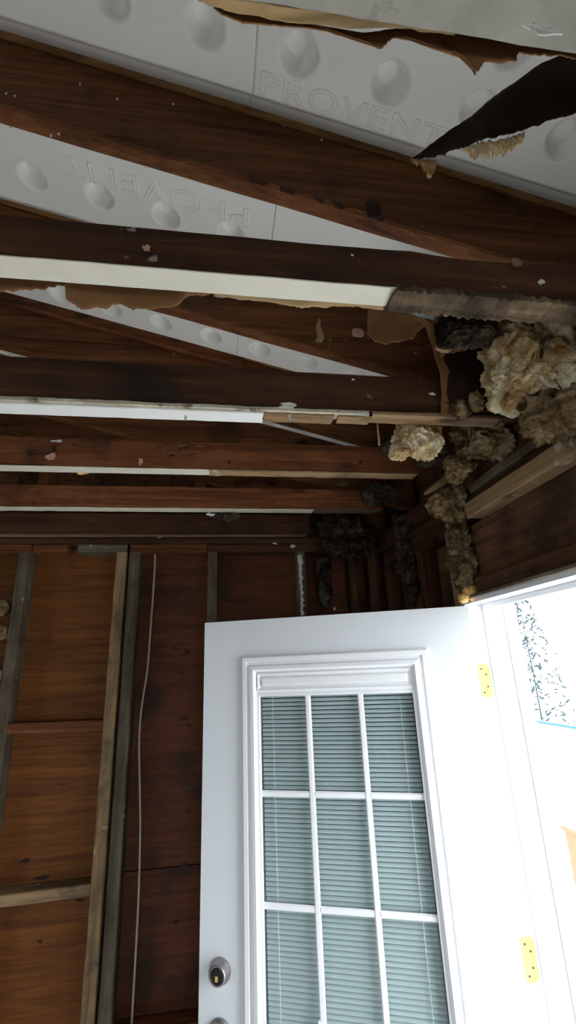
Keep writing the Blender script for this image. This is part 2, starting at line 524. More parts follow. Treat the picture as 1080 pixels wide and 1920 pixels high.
beam('top_plate', (.845, 1.47, 2.345), (.90, 2.29, 2.449), M['brown_y'], wr, 1, .004, .005, seed=66)
beam('trimmer_stud', (.812, 1.518, 0), (.90, 1.558, 2.343), M['pale_z'], wr, 2, .002, .004, seed=67)
for i, y in enumerate((1.80, 2.2)):
    beam('stud', (.822, y, 0), (.90, y+.04, 2.343), M['brown_z'], wr, 2, .003, .004, seed=68+i)
for i, y in enumerate((.455, .06, -.35, -.75, -1.15, -1.55, -1.95)):
    beam('stud', (.812, y, 0), (.90, y+.04, 2.338 if y < .3 else 2.10), M['pale_z' if i % 2 else 'grey_z'], wr, 2, .002, .004, seed=75+i)
for a, b_ in ((1.56, 1.798), (1.842, 2.198)):
    box('plywood_panel', (.893, a, 0), (.901, b_, 2.34), M['dark_ply'], wr)

# the two walls behind and beside the camera, each with an unseen window added to let in sky light
WIN_F = (-.62, .62, 1.0, 2.05)
wf = gable('wall_front', YF-.02, YF, M['ply'], holes=[WIN_F])
tag(wf, 'plywood wall with a wide added window behind the camera', kind='structure')
mb = MB()
WY = (-1.05, .25, .85, 2.15)
for (a, b_, c0, c1) in ((YF, WY[0], 0, 2.9), (WY[1], YB+.1, 0, 2.9), (WY[0], WY[1], 0, WY[2]), (WY[0], WY[1], WY[3], 2.9)):
    mb.box((XL-.02, a, c0), (XL, b_, c1))
wl = mb.obj('wall_left', M['ply'])
tag(wl, 'plywood wall with a square added window far to the left', kind='structure')
for i in range(10):
    y = YF+.2+i*.43
    if not WY[0]-.05 < y < WY[1]+.02:
        beam('stud', (XL+.001, y, 0), (XL+.09, y+.04, 2.53), M['pale_z'], wl, 2, seed=i+90, step=.2)
for i in range(11):
    x = -3.9+i*.43
    if not WIN_F[0]-.05 < x < WIN_F[1]+.02:
        beam('stud', (x, YF+.001, 0), (x+.04, YF+.09, 2.53), M['pale_z'], wf, 2, seed=i+110, step=.2)
def window(name, lo, hi, ax, label):
    r = bpy.data.objects.new(name, None)
    COL.objects.link(r)
    tag(r, label, kind='structure')
    w = .05
    def bx(nm, u0, u1, z0, z1, d0, d1, mat):
        if ax == 0: box(nm, (u0, d0, z0), (u1, d1, z1), mat, r)
        else: box(nm, (d0, u0, z0), (d1, u1, z1), mat, r)
    u0, z0, d0 = lo
    u1, z1, d1 = hi
    bx('window_frame', u0+.001, u0+w, z0+.001, z1-.001, d0, d1, M['vinyl'])
    bx('window_frame', u1-w, u1-.001, z0+.001, z1-.001, d0, d1, M['vinyl'])
    bx('window_frame', u0+w, u1-w, z0+.001, z0+w, d0, d1, M['vinyl'])
    bx('window_frame', u0+w, u1-w, z1-w, z1-.001, d0, d1, M['vinyl'])
    um = (u0+u1)/2
    bx('mullion', um-.02, um+.02, z0+w, z1-w, d0, d1, M['vinyl'])
    dm = (d0+d1)/2
    bx('pane', u0+w, um-.02, z0+w, z1-w, dm, dm+.004, M['glass'])
    bx('pane', um+.02, u1-w, z0+w, z1-w, dm, dm+.004, M['glass'])
window('added_window_1', (WIN_F[0], WIN_F[2], YF-.06), (WIN_F[1], WIN_F[3], YF+.03), 0, 'added wide white framed window, unseen behind the camera, to let in sky light')
window('added_window_2', (WY[0], WY[2], XL-.06), (WY[1], WY[3], XL+.03), 1, 'added square white framed window, unseen in the left wall, to let in sky light')

# ------------------------------------------------------------------ rafters
RAF = [(-1.34, 2.83), (-.93, 2.83), (-.53, 2.83), (-.126, 2.83), (.287, 2.83), (.682, 2.832), (1.102, 2.828), (1.502, 2.808), (1.902, 2.772), (2.302, 2.81)]
rlab = {4: 'rafter above the joist at the top edge of the photo', 5: 'nearest sloping rafter, thick brown with a split orange-lit lower edge',
        6: 'sloping rafter behind the cream-bottomed joist, torn paper at its upper end',
        7: 'sloping rafter with a red nailing strip along its top edge',
        8: 'dim sloping rafter between the white-edged joist and the one behind it', 9: 'farthest sloping rafter, against the back gable'}
rafters = {}
for i, (y, z0) in enumerate(RAF):
    top = 3.024-z0
    xr = .88
    o = beam('rafter', (RIDGE+.02, y, z0), (xr, y+.039, z0+top), M['rafter'], None, 0, .0022, .005, slope=.26, seed=i+3, freq=5)
    tag(o, rlab.get(i, ['fourth', 'third', 'second', 'first', ''][min(i, 4)]+' bare roof rafter behind the camera'), 'rafter', 'roof rafters')
    rafters[i] = o
    o2 = beam('rafter', (-(-RIDGE*2)-xr+.0, y, z0+2*.26*RIDGE*-1), (RIDGE-.02, y+.039, z0+top+2*.26*RIDGE*-1), M['rafter'], None, 0, .002, .005, slope=-.26, seed=i+23, freq=5, step=.25)
    tag(o2, ['tenth', 'ninth', 'eighth', 'seventh', 'sixth', 'fifth', 'fourth', 'third', 'second', 'first'][i]+' left-slope rafter from the back wall', 'rafter', 'rafters of the left slope')
# split along the lower edge of the nearest rafter, with slivers
random.seed(4)
for k in range(9):
    x = .06+k*.026+random.uniform(-.008, .008)
    z = 2.832-.26*x
    L_ = random.uniform(.03, .06)
    mbb = MB().add([(x, .680, z+.006), (x+L_, .678, z+.003-.26*L_), (x+L_*.9, .684, z-.002-.26*L_), (x, .684, z-.001), (x+L_*.5, .676, z+.002-.13*L_)],
                   [(0, 4, 1), (1, 4, 2), (2, 4, 3), (3, 4, 0), (0, 1, 2, 3)])
    mbb.obj('splinter', M['red_x' if k % 2 else 'kraft_dark'], rafters[5])
lump('knot', at(700, 393, .678), (.014, .004, .022), M['kraft_dark'], rafters[5], seed=5, sub=3, amp=.3)
for px, py in ((150, 158), (220, 186), (325, 196), (603, 262), (12, 176), (28, 181), (20, 240), (95, 255), (110, 252), (534, 236)):
    flake('plaster_speck', at(px, py, .6785), .0025, .0045, M['whitebit'], rafters[5], seed=px, n=7)
# red nailing strip on the third rafter
beam('nailing_strip', (-1.2, 1.4785, 2.985-.012), (.085, 1.4995, 3.021), M['red_x'], rafters[7], 0, .002, .003, slope=.26, seed=77)

# ------------------------------------------------------------------ foam vent sheets
def smooth(a, b, x):
    t = max(0, min(1, (x-a)/(b-a)))
    return t*t*(3-2*t)
def embossed(o, txt, x, y, length, flip, seed):
    cu = bpy.data.curves.new('txt', 'FONT')
    cu.body = txt
    cu.align_x = 'LEFT'
    cu.size = .06
    cu.fill_mode = 'NONE'
    cu.bevel_depth = .0017
    cu.bevel_resolution = 1
    cu.resolution_u = 4
    cu.space_character = 1.12
    to = bpy.data.objects.new('txt', cu)
    COL.objects.link(to)
    bpy.context.view_layer.update()
    me = bpy.data.meshes.new_from_object(to.evaluated_get(bpy.context.evaluated_depsgraph_get()))
    bpy.data.objects.remove(to)
    xs = [v.co.x for v in me.vertices]
    ys = [v.co.y for v in me.vertices]
    k = length/(max(xs)-min(xs))
    x0, y0 = min(xs), (min(ys)+max(ys))/2
    V = []
    for v in me.vertices:
        a, b, c = (v.co.x-x0)*k, (v.co.y-y0)*k*.72, v.co.z
        X = x+a*.967 if not flip else x-a*.967
        Y = y-b if not flip else y+b
        V.append((X, Y*1.0, 2.975-.26*X-c-.0005))
    fs = [tuple(p.vertices) for p in me.polygons]
    link('embossed_lettering', V, fs, M['foam'], o)

def baffle(bay, x0, x1, y0, y1, dims, label, seed, group=None, edge=.048):
    """thin foam vent: a flat panel with rounded pockets pressed up towards the deck, sloped sides and stapling flanges"""
    st = .005
    nx = int((x1-x0)/st)
    nn = int((y1-y0)/st)
    ys = [y0-edge, y0-edge*.62, y0-edge*.58, y0-edge*.3, y0-.001, y0+.001]+[y0+(y1-y0)*j/nn for j in range(1, nn)]+[y1-.001, y1+.001, y1+edge*.3, y1+edge*.58, y1+edge*.62, y1+edge]
    ny = len(ys)-1
    V, Fc = [], []
    for i in range(nx+1):
        x = x0+(x1-x0)*i/nx
        for y in ys:
            d = min(y-(y0-edge), (y1+edge)-y)
            h = .042*max(0, min(1, (d-edge*.40)/(edge*.60)))
            for cx, cy in dims:
                ax, ay = abs(x-cx)/.036, abs(y-cy)/.038
                if ax < 1.2 and ay < 1.2:
                    r = (ax**1.8+ay**1.8)**(1/1.8)
                    h -= .036*(1-smooth(.5, 1.02, r))
                    h += .0016*max(0, 1-abs(r-1.06)/.13)
            h += .0006*noise.noise(Vector((x*5, y*5, seed)))
            V.append((x, y, 3.017-.26*x-h))
    for i in range(nx):
        for j in range(ny):
            k = i*(ny+1)+j
            Fc.append((k, k+1, k+ny+2, k+ny+1))
    o = link('vent_baffle', V, Fc, M['foam'], None, smooth=True)
    md = o.modifiers.new('thickness', 'SOLIDIFY')
    md.thickness = .002
    tag(o, label, 'vent sheet', group or 'foam rafter vents')
    return o
def dm(x0, x1, xo, rows): 
    k0 = math.ceil((x0+.04-xo)/.166)
    out = []
    while xo+k0*.166 < x1-.035:
        for r in rows: out.append((xo+k0*.166, r))
        k0 += 1
    return out
BAYS = [  # bay, joint, y0, y1, dimple offset, rows, left label, right label
    (0, .06, .375, .617, .137, (.535, .43), 'white foam vent sheet at the upper left, above the nearest rafter', 'white foam vent sheet with raised lettering at the top right, behind the black paper flap'),
    (1, .129, .79, 1.03, .028, (.943,), 'white foam vent sheet with upside-down lettering between the nearest two rafters', 'short end of white foam vent sheet right of a seam, below the nearest rafter'),
    (2, .06, 1.20, 1.428, .137, (1.362, 1.26), 'white foam vent sheet with torn brown paper over it, left of its seam', 'white foam vent sheet tapering to a point above the white-edged joist'),
    (3, .00, 1.61, 1.85, .27, (1.80, 1.69), 'foam vent sheet in the dark bay left of its seam', 'grey sliver of foam vent sheet below the white-edged joist'),
    (4, .06, 2.0, 2.235, .137, (2.16, 2.06), 'foam vent sheet in the last dark bay by the back wall, left', 'foam vent sheet in the last dark bay by the back wall, right')]
for bay, xj, y0, y1, xo, rows, la, lb in BAYS:
    xa = xj-1.18
    o1 = baffle(bay, xa, xj, y0, y1, dm(xa, xj, xo, rows), la, bay*2)
    o2 = baffle(bay, xj+.0003, {0: .83, 1: .6, 2: .6}.get(bay, .62), y0, y1, dm(xj, {0: .83}.get(bay, .6), xo, rows), lb, bay*2+1)
    baffle(bay, RIDGE+.03, xa-.0003, y0, y1, dm(RIDGE+.03, xa, xo, rows), ['first', 'second', 'third', 'fourth', 'fifth'][bay]+' short foam vent sheet up by the ridge, counted towards the back wall', bay+20)
    if bay == 0: embossed(o2, 'PROVENT', .072, .594, .37, False, 1)
    if bay == 1: embossed(o1, 'PROVENT', .07, .884, .47, True, 2)

# ------------------------------------------------------------------ ceiling joists
ZB = 2.534
def joist(y0, y1, z1, key, label, x0=-3.98, x1=.80, seed=0, zb=ZB, **k):
    o = beam('ceiling_joist', (x0, y0, zb), (x1, y1, z1), M[key], None, 0, .0018, .004, seed=seed, **k)
    tag(o, label, 'joist', 'ceiling joists')
    return o
J = {}
J[0] = joist(.245, .284, 2.634, 'brown_x', 'joist at the top edge of the photo with grey plaster on its underside', seed=11)
J[1] = joist(.636, .678, 2.622, 'brown_x', 'dark brown joist with a wide cream painted underside, decayed at its right end', seed=12, rot=(.30, .004))
J[2] = joist(1.058, 1.099, 2.648, 'brown_x', 'dark brown joist with a bright white drywall strip under it', seed=13, x1=.84)
J[3] = joist(1.46, 1.50, 2.636, 'red_x', 'red-brown scarred joist with a pale bottom edge, third of those crossing the room', seed=14, x1=.70, ragged=.03)
J[4] = joist(1.86, 1.90, 2.628, 'red_x', 'red-brown joist with a thin cream edge, second from the back wall', seed=15, x1=.70, ragged=.03)
J[5] = joist(2.255, 2.298, 2.642, 'brown_x', 'brown joist lying along the top of the back wall', seed=16, x1=.46, ragged=.03)
for i, (y, od) in enumerate(((-.16, 'first'), (-.57, 'second'), (-.98, 'third'), (-1.38, 'fourth'), (-1.79, 'fifth'))):
    joist(y, y+.04, 2.634, 'brown_x', od+' bare brown ceiling joist behind the camera', seed=17+i, step=.3)
def strip(j, x0, x1, y0, y1, z0, z1, mat, name='painted_underside', seed=0, rough=.0008, label=None, step=.02, rot=None):
    o = beam(name, (x0, y0, z0), (x1, y1, z1), M[mat], J[j], 0, rough, .001, seed=seed, step=step, freq=22, ragged=.012, rot=rot)
    if label: o['label'] = label
    return o
strip(0, -3.9, .70, .238, .286, 2.529, 2.5335, 'greypaint', 'plaster_underside', 1, .0015)
strip(1, -3.9, .312, .634, .680, 2.530, 2.5335, 'paint', seed=2, label='cream painted underside')
strip(1, .305, .795, .630, .684, 2.521, 2.5335, 'rotten', 'decayed_underside', 3, .003, 'crumbling grey-brown decayed wood', .006, rot=(.30, .0035))
strip(2, -3.9, .39, 1.054, 1.088, 2.5235, 2.5335, 'core', 'drywall_edge', 4, .0022, 'broken drywall core edge')
strip(2, -3.9, .113, 1.061, 1.110, 2.517, 2.523, 'drywall', 'drywall_strip', 5, .001, 'bright white drywall strip')
strip(2, .114, .30, 1.063, 1.104, 2.518, 2.523, 'pale_x', 'lath_strip', 6, .003)
strip(2, .31, .395, 1.063, 1.10, 2.518, 2.523, 'pale_x', 'lath_strip', 7, .003)
strip(2, .40, .76, 1.052, 1.098, 2.5225, 2.5335, 'pale_x', 'lath_strip', 8, .002)
strip(3, -3.9, -.03, 1.459, 1.502, 2.5295, 2.5335, 'paint', seed=9, label='cream painted underside')
strip(3, -.028, .69, 1.457, 1.501, 2.528, 2.5335, 'pale_x', 'splintered_underside', 10, .0022)
strip(4, -3.9, .40, 1.859, 1.902, 2.5300, 2.5335, 'paint', seed=11, rough=.0015, label='cream painted underside')
strip(4, .405, .68, 1.859, 1.902, 2.530, 2.5335, 'grey_x', 'splintered_underside', 12, .002)
strip(5, -3.9, .44, 2.252, 2.297, 2.5345-.004, 2.5335, 'pale_x', 'pale_edge', 13, .0008)

# nail holes, scraps and torn bits hanging on the joists
def bit(j, px, py, y, size, mat, name, seed, sub=3, amp=.55, off=(0, 0, 0)):
    if mat != 'wool_dirty':
        return flake(name, at(px, py, y)+Vector(off), size[0], size[2], M[mat], J[j], seed=seed)
    return lump(name, at(px, py, y)+Vector(off), size, M[mat], J[j], seed=seed, sub=4, amp=amp)
for (px, py, y, s, mt, j) in ((274, 468, .634, (.007, .003, .009), 'pink', 1), (660, 479, .635, (.003, .002, .003), 'whitebit', 1), (95, 856, 1.456, (.016, .006, .017), 'pink', 3),
                              (264, 866, 1.457, (.009, .004, .013), 'pink', 3), (105, 827, 1.456, (.02, .003, .006), 'whitebit', 3), (541, 762, 1.052, (.028, .004, .010), 'whitebit', 2),
                              (120, 751, 1.051, (.02, .004, .006), 'whitebit', 2), (368, 761, 1.052, (.01, .003, .005), 'whitebit', 2), (682, 777, 1.052, (.022, .004, .007), 'whitebit', 2),
                              (810, 739, 1.052, (.014, .003, .006), 'whitebit', 2), (348, 783, 1.06, (.004, .003, .012), 'whitebit', 2), (543, 783, 1.06, (.004, .003, .013), 'whitebit', 2),
                              (662, 712, 1.055, (.007, .003, .004), 'whitebit', 2), (395, 965, 1.855, (.02, .004, .008), 'whitebit', 4), (640, 905, 1.852, (.03, .008, .012), 'wool_dirty', 4),
                              (155, 887, 1.504, (.022, .004, .007), 'orangefoam', 3), (1015, 530, .632, (.012, .004, .007), 'whitebit', 1), (968, 492, .632, (.009, .004, .009), 'wool_dirty', 1),
                              (1015, 60, .236, (.02, .004, .010), 'whitebit', 0)):
    bit(j, px, py, y, s, mt, 'torn_scrap' if mt != 'wool_dirty' else 'wool_tuft', px+py)
for (px, py, y, s, j) in ((102, 845, 1.458, (.010, .003, .032), 3), (275, 478, .6345, (.010, .002, .009), 1), (430, 867, 1.459, (.010, .002, .009), 3), (550, 866, 1.459, (.006, .002, .006), 3),
                          (676, 867, 1.459, (.012, .002, .010), 3), (63, 942, 1.859, (.010, .002, .012), 4), (512, 941, 1.859, (.006, .002, .008), 4), (240, 704, 1.0575, (.005, .002, .005), 2),
                          (235, 937, 1.859, (.006, .002, .005), 4)):
    flake('nail_hole', at(px, py, y), s[0]*.8, s[2]*.8, M['kraft_dark'], J[j], seed=px, bend=.05, thick=.0006)
random.seed(9)
for k in range(26):                                   # gouges left by stripped plaster along the scarred joist
    px, py = random.uniform(20, 480), random.uniform(832, 868)
    if random.random() < .45: px, py = random.uniform(300, 385), random.uniform(836, 856)
    flake('scar', at(px, py, 1.4585), random.uniform(.006, .022), random.uniform(.0015, .004), M['kraft_dark' if k % 2 else 'kraft'], J[3], seed=k, bend=.05, thick=.0006)

# ------------------------------------------------------------------ torn paper facing
def paper(label, top, bot, mat, y=None, group='torn kraft paper', name='torn_paper', **k):
    T = [at(*p) for p in top]
    B = [at(*p) for p in bot]
    o = sheet(name, T, B, M[mat], None, **k)
    tag(o, label, 'paper', group)
    return o
# black flap hanging in the upper right
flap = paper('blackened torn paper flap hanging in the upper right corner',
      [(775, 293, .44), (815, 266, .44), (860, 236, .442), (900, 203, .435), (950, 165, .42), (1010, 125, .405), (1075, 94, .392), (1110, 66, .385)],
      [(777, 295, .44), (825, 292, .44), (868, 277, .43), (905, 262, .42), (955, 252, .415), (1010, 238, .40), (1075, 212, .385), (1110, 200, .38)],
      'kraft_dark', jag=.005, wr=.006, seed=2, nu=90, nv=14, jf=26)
# rolled paper along the near joist's far edge
paper('tan rolled paper edge along the joist at the top of the photo',
      [(300, -30, .288), (420, -8, .288), (540, 10, .288), (640, 18, .288), (740, 34, .288), (800, 46, .288), (850, 54, .288)],
      [(318, -2, .300), (400, 20, .302), (470, 34, .302), (540, 46, .302), (640, 55, .302), (740, 65, .300), (850, 74, .296)],
      'kraft_tan', jag=.003, wr=.0035, seed=5, nu=70, nv=8, curl=.003)
paper('dark brown paper fringe torn along the joist at the top of the photo',
      [(400, 16, .307), (540, 42, .307), (680, 56, .306), (800, 48, .303), (930, 66, .300), (1080, 86, .298)],
      [(418, 30, .307), (470, 44, .307), (560, 52, .307), (640, 58, .307), (712, 88, .306), (735, 66, .305), (832, 78, .304), (850, 100, .304), (880, 108, .304), (893, 136, .304), (905, 112, .304), (965, 116, .303), (972, 100, .303), (1010, 104, .303), (1040, 106, .303), (1080, 108, .302)],
      'kraft', jag=.004, wr=.003, seed=7, nu=110, nv=8, jf=40)
# brown paper behind the cream-bottomed joist
paper('brown paper torn to a ragged edge behind the cream-bottomed joist',
      [(120, 515, .70), (200, 520, .70), (300, 530, .70), (400, 540, .70)],
      [(124, 560, .715), (150, 578, .715), (200, 577, .715), (225, 568, .715), (250, 582, .715), (290, 578, .715), (330, 576, .715), (352, 555, .712), (395, 552, .71)],
      'kraft', jag=.004, wr=.004, seed=8, nu=70, nv=8)
paper('orange paper scrap at the left edge below the cream-bottomed joist',
      [(-60, 495, .70), (0, 500, .70), (60, 505, .70), (135, 512, .70)],
      [(-60, 560, .71), (0, 545, .71), (40, 542, .71), (90, 538, .708), (135, 528, .70)],
      'kraft', jag=.004, wr=.004, seed=9, nu=50, nv=8)
paper('thin tan paper edge under the decayed end of the cream-bottomed joist',
      [(400, 548, .69), (500, 556, .69), (620, 565, .69), (740, 572, .69)],
      [(400, 556, .70), (500, 566, .70), (560, 576, .70), (650, 574, .70), (740, 582, .70)],
      'kraft_tan', jag=.004, wr=.002, seed=10, nu=60, nv=4)
# paper in the rotten bay
paper('large brown paper sheet sagging in front of the second rafter, above the hole',
      [(690, 578, .98), (730, 580, .98), (770, 590, .985), (800, 600, .99), (818, 612, .99)],
      [(688, 625, 1.0), (705, 640, 1.0), (735, 643, 1.0), (760, 638, 1.0), (778, 632, 1.0), (786, 618, 1.0), (797, 612, 1.0), (808, 640, 1.0), (822, 690, 1.01)],
      'kraft', jag=.005, wr=.006, seed=11, nu=70, nv=12)
paper('narrow strip of brown paper dangling past the white-edged joist',
      [(800, 600, 1.02), (812, 640, 1.02), (816, 672, 1.025), (825, 700, 1.03), (828, 740, 1.035), (826, 760, 1.04), (828, 778, 1.04)],
      [(826, 612, 1.02), (826, 650, 1.02), (834, 676, 1.025), (843, 696, 1.03), (837, 735, 1.035), (843, 755, 1.04), (838, 776, 1.04)],
      'kraft', jag=.004, wr=.003, seed=12, nu=70, nv=6)
paper('ragged pale-edged paper bridging above the dark hole by the wool batt',
      [(820, 612, .97), (850, 625, .97), (880, 625, .965), (925, 600, .96), (975, 590, .95), (1010, 600, .945)],
      [(826, 668, 1.0), (850, 664, .99), (880, 652, .98), (905, 646, .97), (925, 655, .96), (960, 660, .95), (1005, 660, .945)],
      'kraft', jag=.010, wr=.010, seed=13, nu=70, nv=10)
paper('dark sheet painting in the shade of the hole beside the large wool batt',  # added near-black sheet, the shade of the cavity put into its colour
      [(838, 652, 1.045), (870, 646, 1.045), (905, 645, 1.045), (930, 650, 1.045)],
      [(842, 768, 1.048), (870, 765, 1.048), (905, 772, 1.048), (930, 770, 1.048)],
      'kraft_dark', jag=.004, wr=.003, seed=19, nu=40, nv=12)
paper('small curled paper scrap dangling in front of the second rafter',
      [(598, 598, 1.04), (592, 615, 1.04), (596, 632, 1.04), (590, 640, 1.04)],
      [(600, 598, 1.04), (602, 616, 1.035), (608, 630, 1.03), (604, 642, 1.04)],
      'kraft_tan', jag=.003, wr=.004, seed=14, nu=24, nv=5)
tag(lump('paper_scrap', at(671, 624, 1.085), (.017, .004, .014), M['pink'], None, seed=3, sub=4, amp=.35), 'pink paper scrap stuck to the face of the second rafter', 'scrap')
paper('pale splintered paper shred pointing left in the dark corner',
      [(795, 925, 1.45), (820, 902, 1.44), (850, 880, 1.43), (862, 870, 1.42)],
      [(796, 928, 1.45), (815, 920, 1.44), (842, 905, 1.43), (868, 884, 1.42)],
      'kraft_tan', jag=.006, wr=.005, seed=15, nu=40, nv=6)

# ------------------------------------------------------------------ glass wool
def tuft(label, px, py, y, size, mat='wool', seed=0, part=None, **k):
    if part:
        o = lump('wool_tuft', at(px, py, y), size, M[mat], part, seed=seed, **k)
        o['label'] = label
        return o
    o = lump('insulation_batt' if max(size) > .07 else 'insulation_tuft', at(px, py, y), size, M[mat], None, seed=seed, **k)
    tag(o, label, 'insulation', 'torn glass wool')
    return o
batt = tuft('large yellowed glass wool batt spilling out above the right wall', 1018, 690, .88, (.102, .08, .08), seed=1, sub=6, amp=.36, box_=9, fr=1.5)
tuft('brown wool tongue drooping over the wall plate at the right edge', 1040, 770, .85, (.038, .05, .05), 'wool_dirty', seed=3, amp=.75, fr=1.9, part=batt)
clump = tuft('pale glass wool clump hanging below the white-edged joist', 783, 817, 1.15, (.047, .038, .046), seed=4, sub=6, amp=.6, box_=5, fr=2.0)
tuft('pointed lower tip of glass wool left of the hanging clump', 748, 848, 1.148, (.021, .028, .015), seed=5, amp=.5, fr=2, part=clump)
tuft('brown glass wool clump wedged right of the dark gap', 910, 815, 1.17, (.062, .05, .048), 'wool_dirty', seed=6, sub=6, amp=.75, fr=1.9)
tuft('yellow-brown wool rope climbing towards the wall plate', 862, 870, 1.27, (.05, .026, .024), 'wool_dirty', seed=7, amp=.8, fr=2, rotm=Matrix.Rotation(-.7, 3, 'Y'))
tuft('ragged wool knot at the top of the corner post', 846, 945, 1.42, (.045, .03, .045), 'wool_dirty', seed=8, sub=6, amp=.85, fr=1.8)
tuft('dirty wool streak hanging down the corner post', 866, 1040, 1.455, (.022, .02, .11), 'wool_dirty', seed=9, sub=6, amp=1.3, fr=1.7)  # dirty wool, its tone also paints in the dim corner
tuft('frayed wool strand hanging in the dark corner', 762, 1030, 1.95, (.02, .02, .21), 'wool_dark', seed=10, sub=6, amp=1.5, fr=1.3)  # dirty strand, its extra darkness paints in the lack of light here
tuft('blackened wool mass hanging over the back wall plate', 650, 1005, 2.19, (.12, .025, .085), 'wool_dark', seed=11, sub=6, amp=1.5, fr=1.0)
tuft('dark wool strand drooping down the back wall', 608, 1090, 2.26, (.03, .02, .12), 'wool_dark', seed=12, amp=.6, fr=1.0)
tuft('dark wool lump in the gap below the hanging clump', 805, 850, 1.34, (.05, .04, .03), 'wool_dark', seed=13, amp=.6, fr=1.6)
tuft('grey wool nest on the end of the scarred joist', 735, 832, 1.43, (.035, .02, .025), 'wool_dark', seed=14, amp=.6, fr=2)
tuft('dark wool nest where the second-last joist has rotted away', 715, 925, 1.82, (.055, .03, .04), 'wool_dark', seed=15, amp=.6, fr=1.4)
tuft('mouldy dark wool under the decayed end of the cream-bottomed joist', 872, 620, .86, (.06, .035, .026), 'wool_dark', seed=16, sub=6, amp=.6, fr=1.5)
tuft('small white wool tuft above the narrow paper strip', 832, 646, .985, (.016, .012, .018), 'wool', seed=17, amp=.5, fr=3)
for nm, T_, B_, sd in (('wool_wisp', [(862, 280, .43), (895, 268, .425), (930, 262, .42), (965, 252, .418), (985, 246, .415)], [(868, 284, .432), (893, 292, .43), (925, 286, .43), (946, 291, .432), (986, 256, .42)], 1),
                       ('wool_wisp', [(772, 294, .44), (790, 296, .44), (806, 296, .44), (818, 296, .44)], [(774, 297, .44), (790, 302, .44), (808, 328, .44), (819, 312, .44)], 2)):
    o = sheet(nm, [at(*p) for p in T_], [at(*p) for p in B_], M['wool'], flap, jag=.012, wr=.006, seed=sd+40, nu=40, nv=8, thick=.003, jf=26)
    o['label'] = 'yellow glass wool fibres along the torn edge'
tuft('torn white wool wisp beside the large batt, over the dark hole', 893, 752, 1.0, (.012, .01, .024), 'wool_dirty', seed=20, amp=.6, fr=3)
tuft('wool scraps on the end of the lath by the hanging clump', 860, 768, 1.05, (.03, .016, .016), 'wool_dirty', seed=21, amp=.7, fr=2.4)
tuft('dark wool between the stripped wall and the second-last joist', 425, 968, 1.93, (.05, .03, .014), 'wool_dark', seed=22, amp=.7, fr=1.5)
# amber foam blobs on the corner of the door frame
for px, py, s, sd, lb in ((888, 1112, (.030, .018, .019), 1, 'amber foam blob on the top corner of the door, right one'), (868, 1122, (.012, .012, .014), 2, 'small amber foam blob beside the larger one on the door corner')):
    tag(lump('spray_foam', at(px, py, 1.435), s, M['orangefoam'], None, seed=sd, sub=4, amp=.35, fr=3), lb, 'foam', 'foam blobs on the door corner')
tag(tube('hanging_string', [at(707, 772, 1.12), at(708, 800, 1.12), at(711, 835, 1.12)], .0025, M['kraft_tan']), 'thin tan splinter hanging down from the white-edged joist', 'splinter')

# cable down the back wall
cpts = [(290, 1010), (291, 1040), (288, 1100), (283, 1170), (277, 1250), (268, 1310), (263, 1350), (261, 1400), (262, 1470), (263, 1540), (262, 1610), (260, 1680), (256, 1760), (251, 1850), (247, 1920), (240, 2050)]
P = [at(px, py, 2.355) for px, py in cpts]
P.append(Vector((P[-1].x, 2.355, .3)))
fin = []
for i in range(len(P)-1):
    a, b_, c_, d_ = P[max(i-1, 0)], P[i], P[i+1], P[min(i+2, len(P)-1)]
    for k in range(5):
        t_ = k/5
        fin.append(.5*((2*b_)+(c_-a)*t_+(2*a-5*b_+4*c_-d_)*t_*t_+(-a+3*b_-3*c_+d_)*t_**3))
fin.append(P[-1])
tag(tube('cable', fin, .0045, M['cable']), 'thin beige cable hanging down the plywood back wall', 'cable')

# ------------------------------------------------------------------ door
def ring(rect, prof, y0=0):
    """mitred moulding around a rectangle; prof = (inset, height) pairs"""
    (a, c, b, d) = rect
    V, Fc = [], []
    for ins, h in prof:
        V += [(a+ins, y0+h, c+ins), (b-ins, y0+h, c+ins), (b-ins, y0+h, d-ins), (a+ins, y0+h, d-ins)]
    for i in range(len(prof)-1):
        for k in range(4):
            p, q = i*4+k, i*4+(k+1) % 4
            Fc.append((p, q, q+4, p+4))
    return V, Fc
def lathe(prof, c, n=40):
    V, Fc = [], []
    for r, h in prof:
        for k in range(n):
            a = 2*math.pi*k/n
            V.append((c[0]+r*math.cos(a), c[1]+h, c[2]+r*math.sin(a)))
    for i in range(len(prof)-1):
        for k in range(n):
            p, q = i*n+k, i*n+(k+1) % n
            Fc.append((p, q, q+n, p+n))
    Fc.append(tuple((len(prof)-1)*n+k for k in range(n)))
    return V, Fc
door = bpy.data.objects.new('door_1', None)
COL.objects.link(door)
door['_base'] = 1
door.location = (.798, 1.444, .037)
door.rotation_euler = (0, 0, math.radians(180-22.39))
tag(door, 'white exterior door standing open, glazed with enclosed blinds and a grille', 'door', kind='structure')
W, HT, TH = .91, 2.032, .044
def dl(name, V, Fc, mat, parent=door, smooth=False): return link(name, V, Fc, M[mat], parent, local=True, smooth=smooth)
G = (.195, .30, .715, 1.855)
V, Fc = ring((0, 0, W, HT), [(.0015, 0), (G[0], 0)])
V = []
Fc = []
O = [(0, 0), (W, 0), (W, HT), (0, HT)]
I = [(G[0], G[1]), (G[2], G[1]), (G[2], G[3]), (G[0], G[3])]
for y in (0, -TH):
    V += [(x, y, z) for x, z in O]+[(x, y, z) for x, z in I]
for k in range(4):
    n_ = (k+1) % 4
    Fc += [(k, n_, 4+n_, 4+k), (8+n_, 8+k, 12+k, 12+n_), (n_, k, 8+k, 8+n_), (4+k, 4+n_, 12+n_, 12+k)]
dl('door_slab', V, Fc, 'white')
FR = (.143, .248, .767, 1.907)
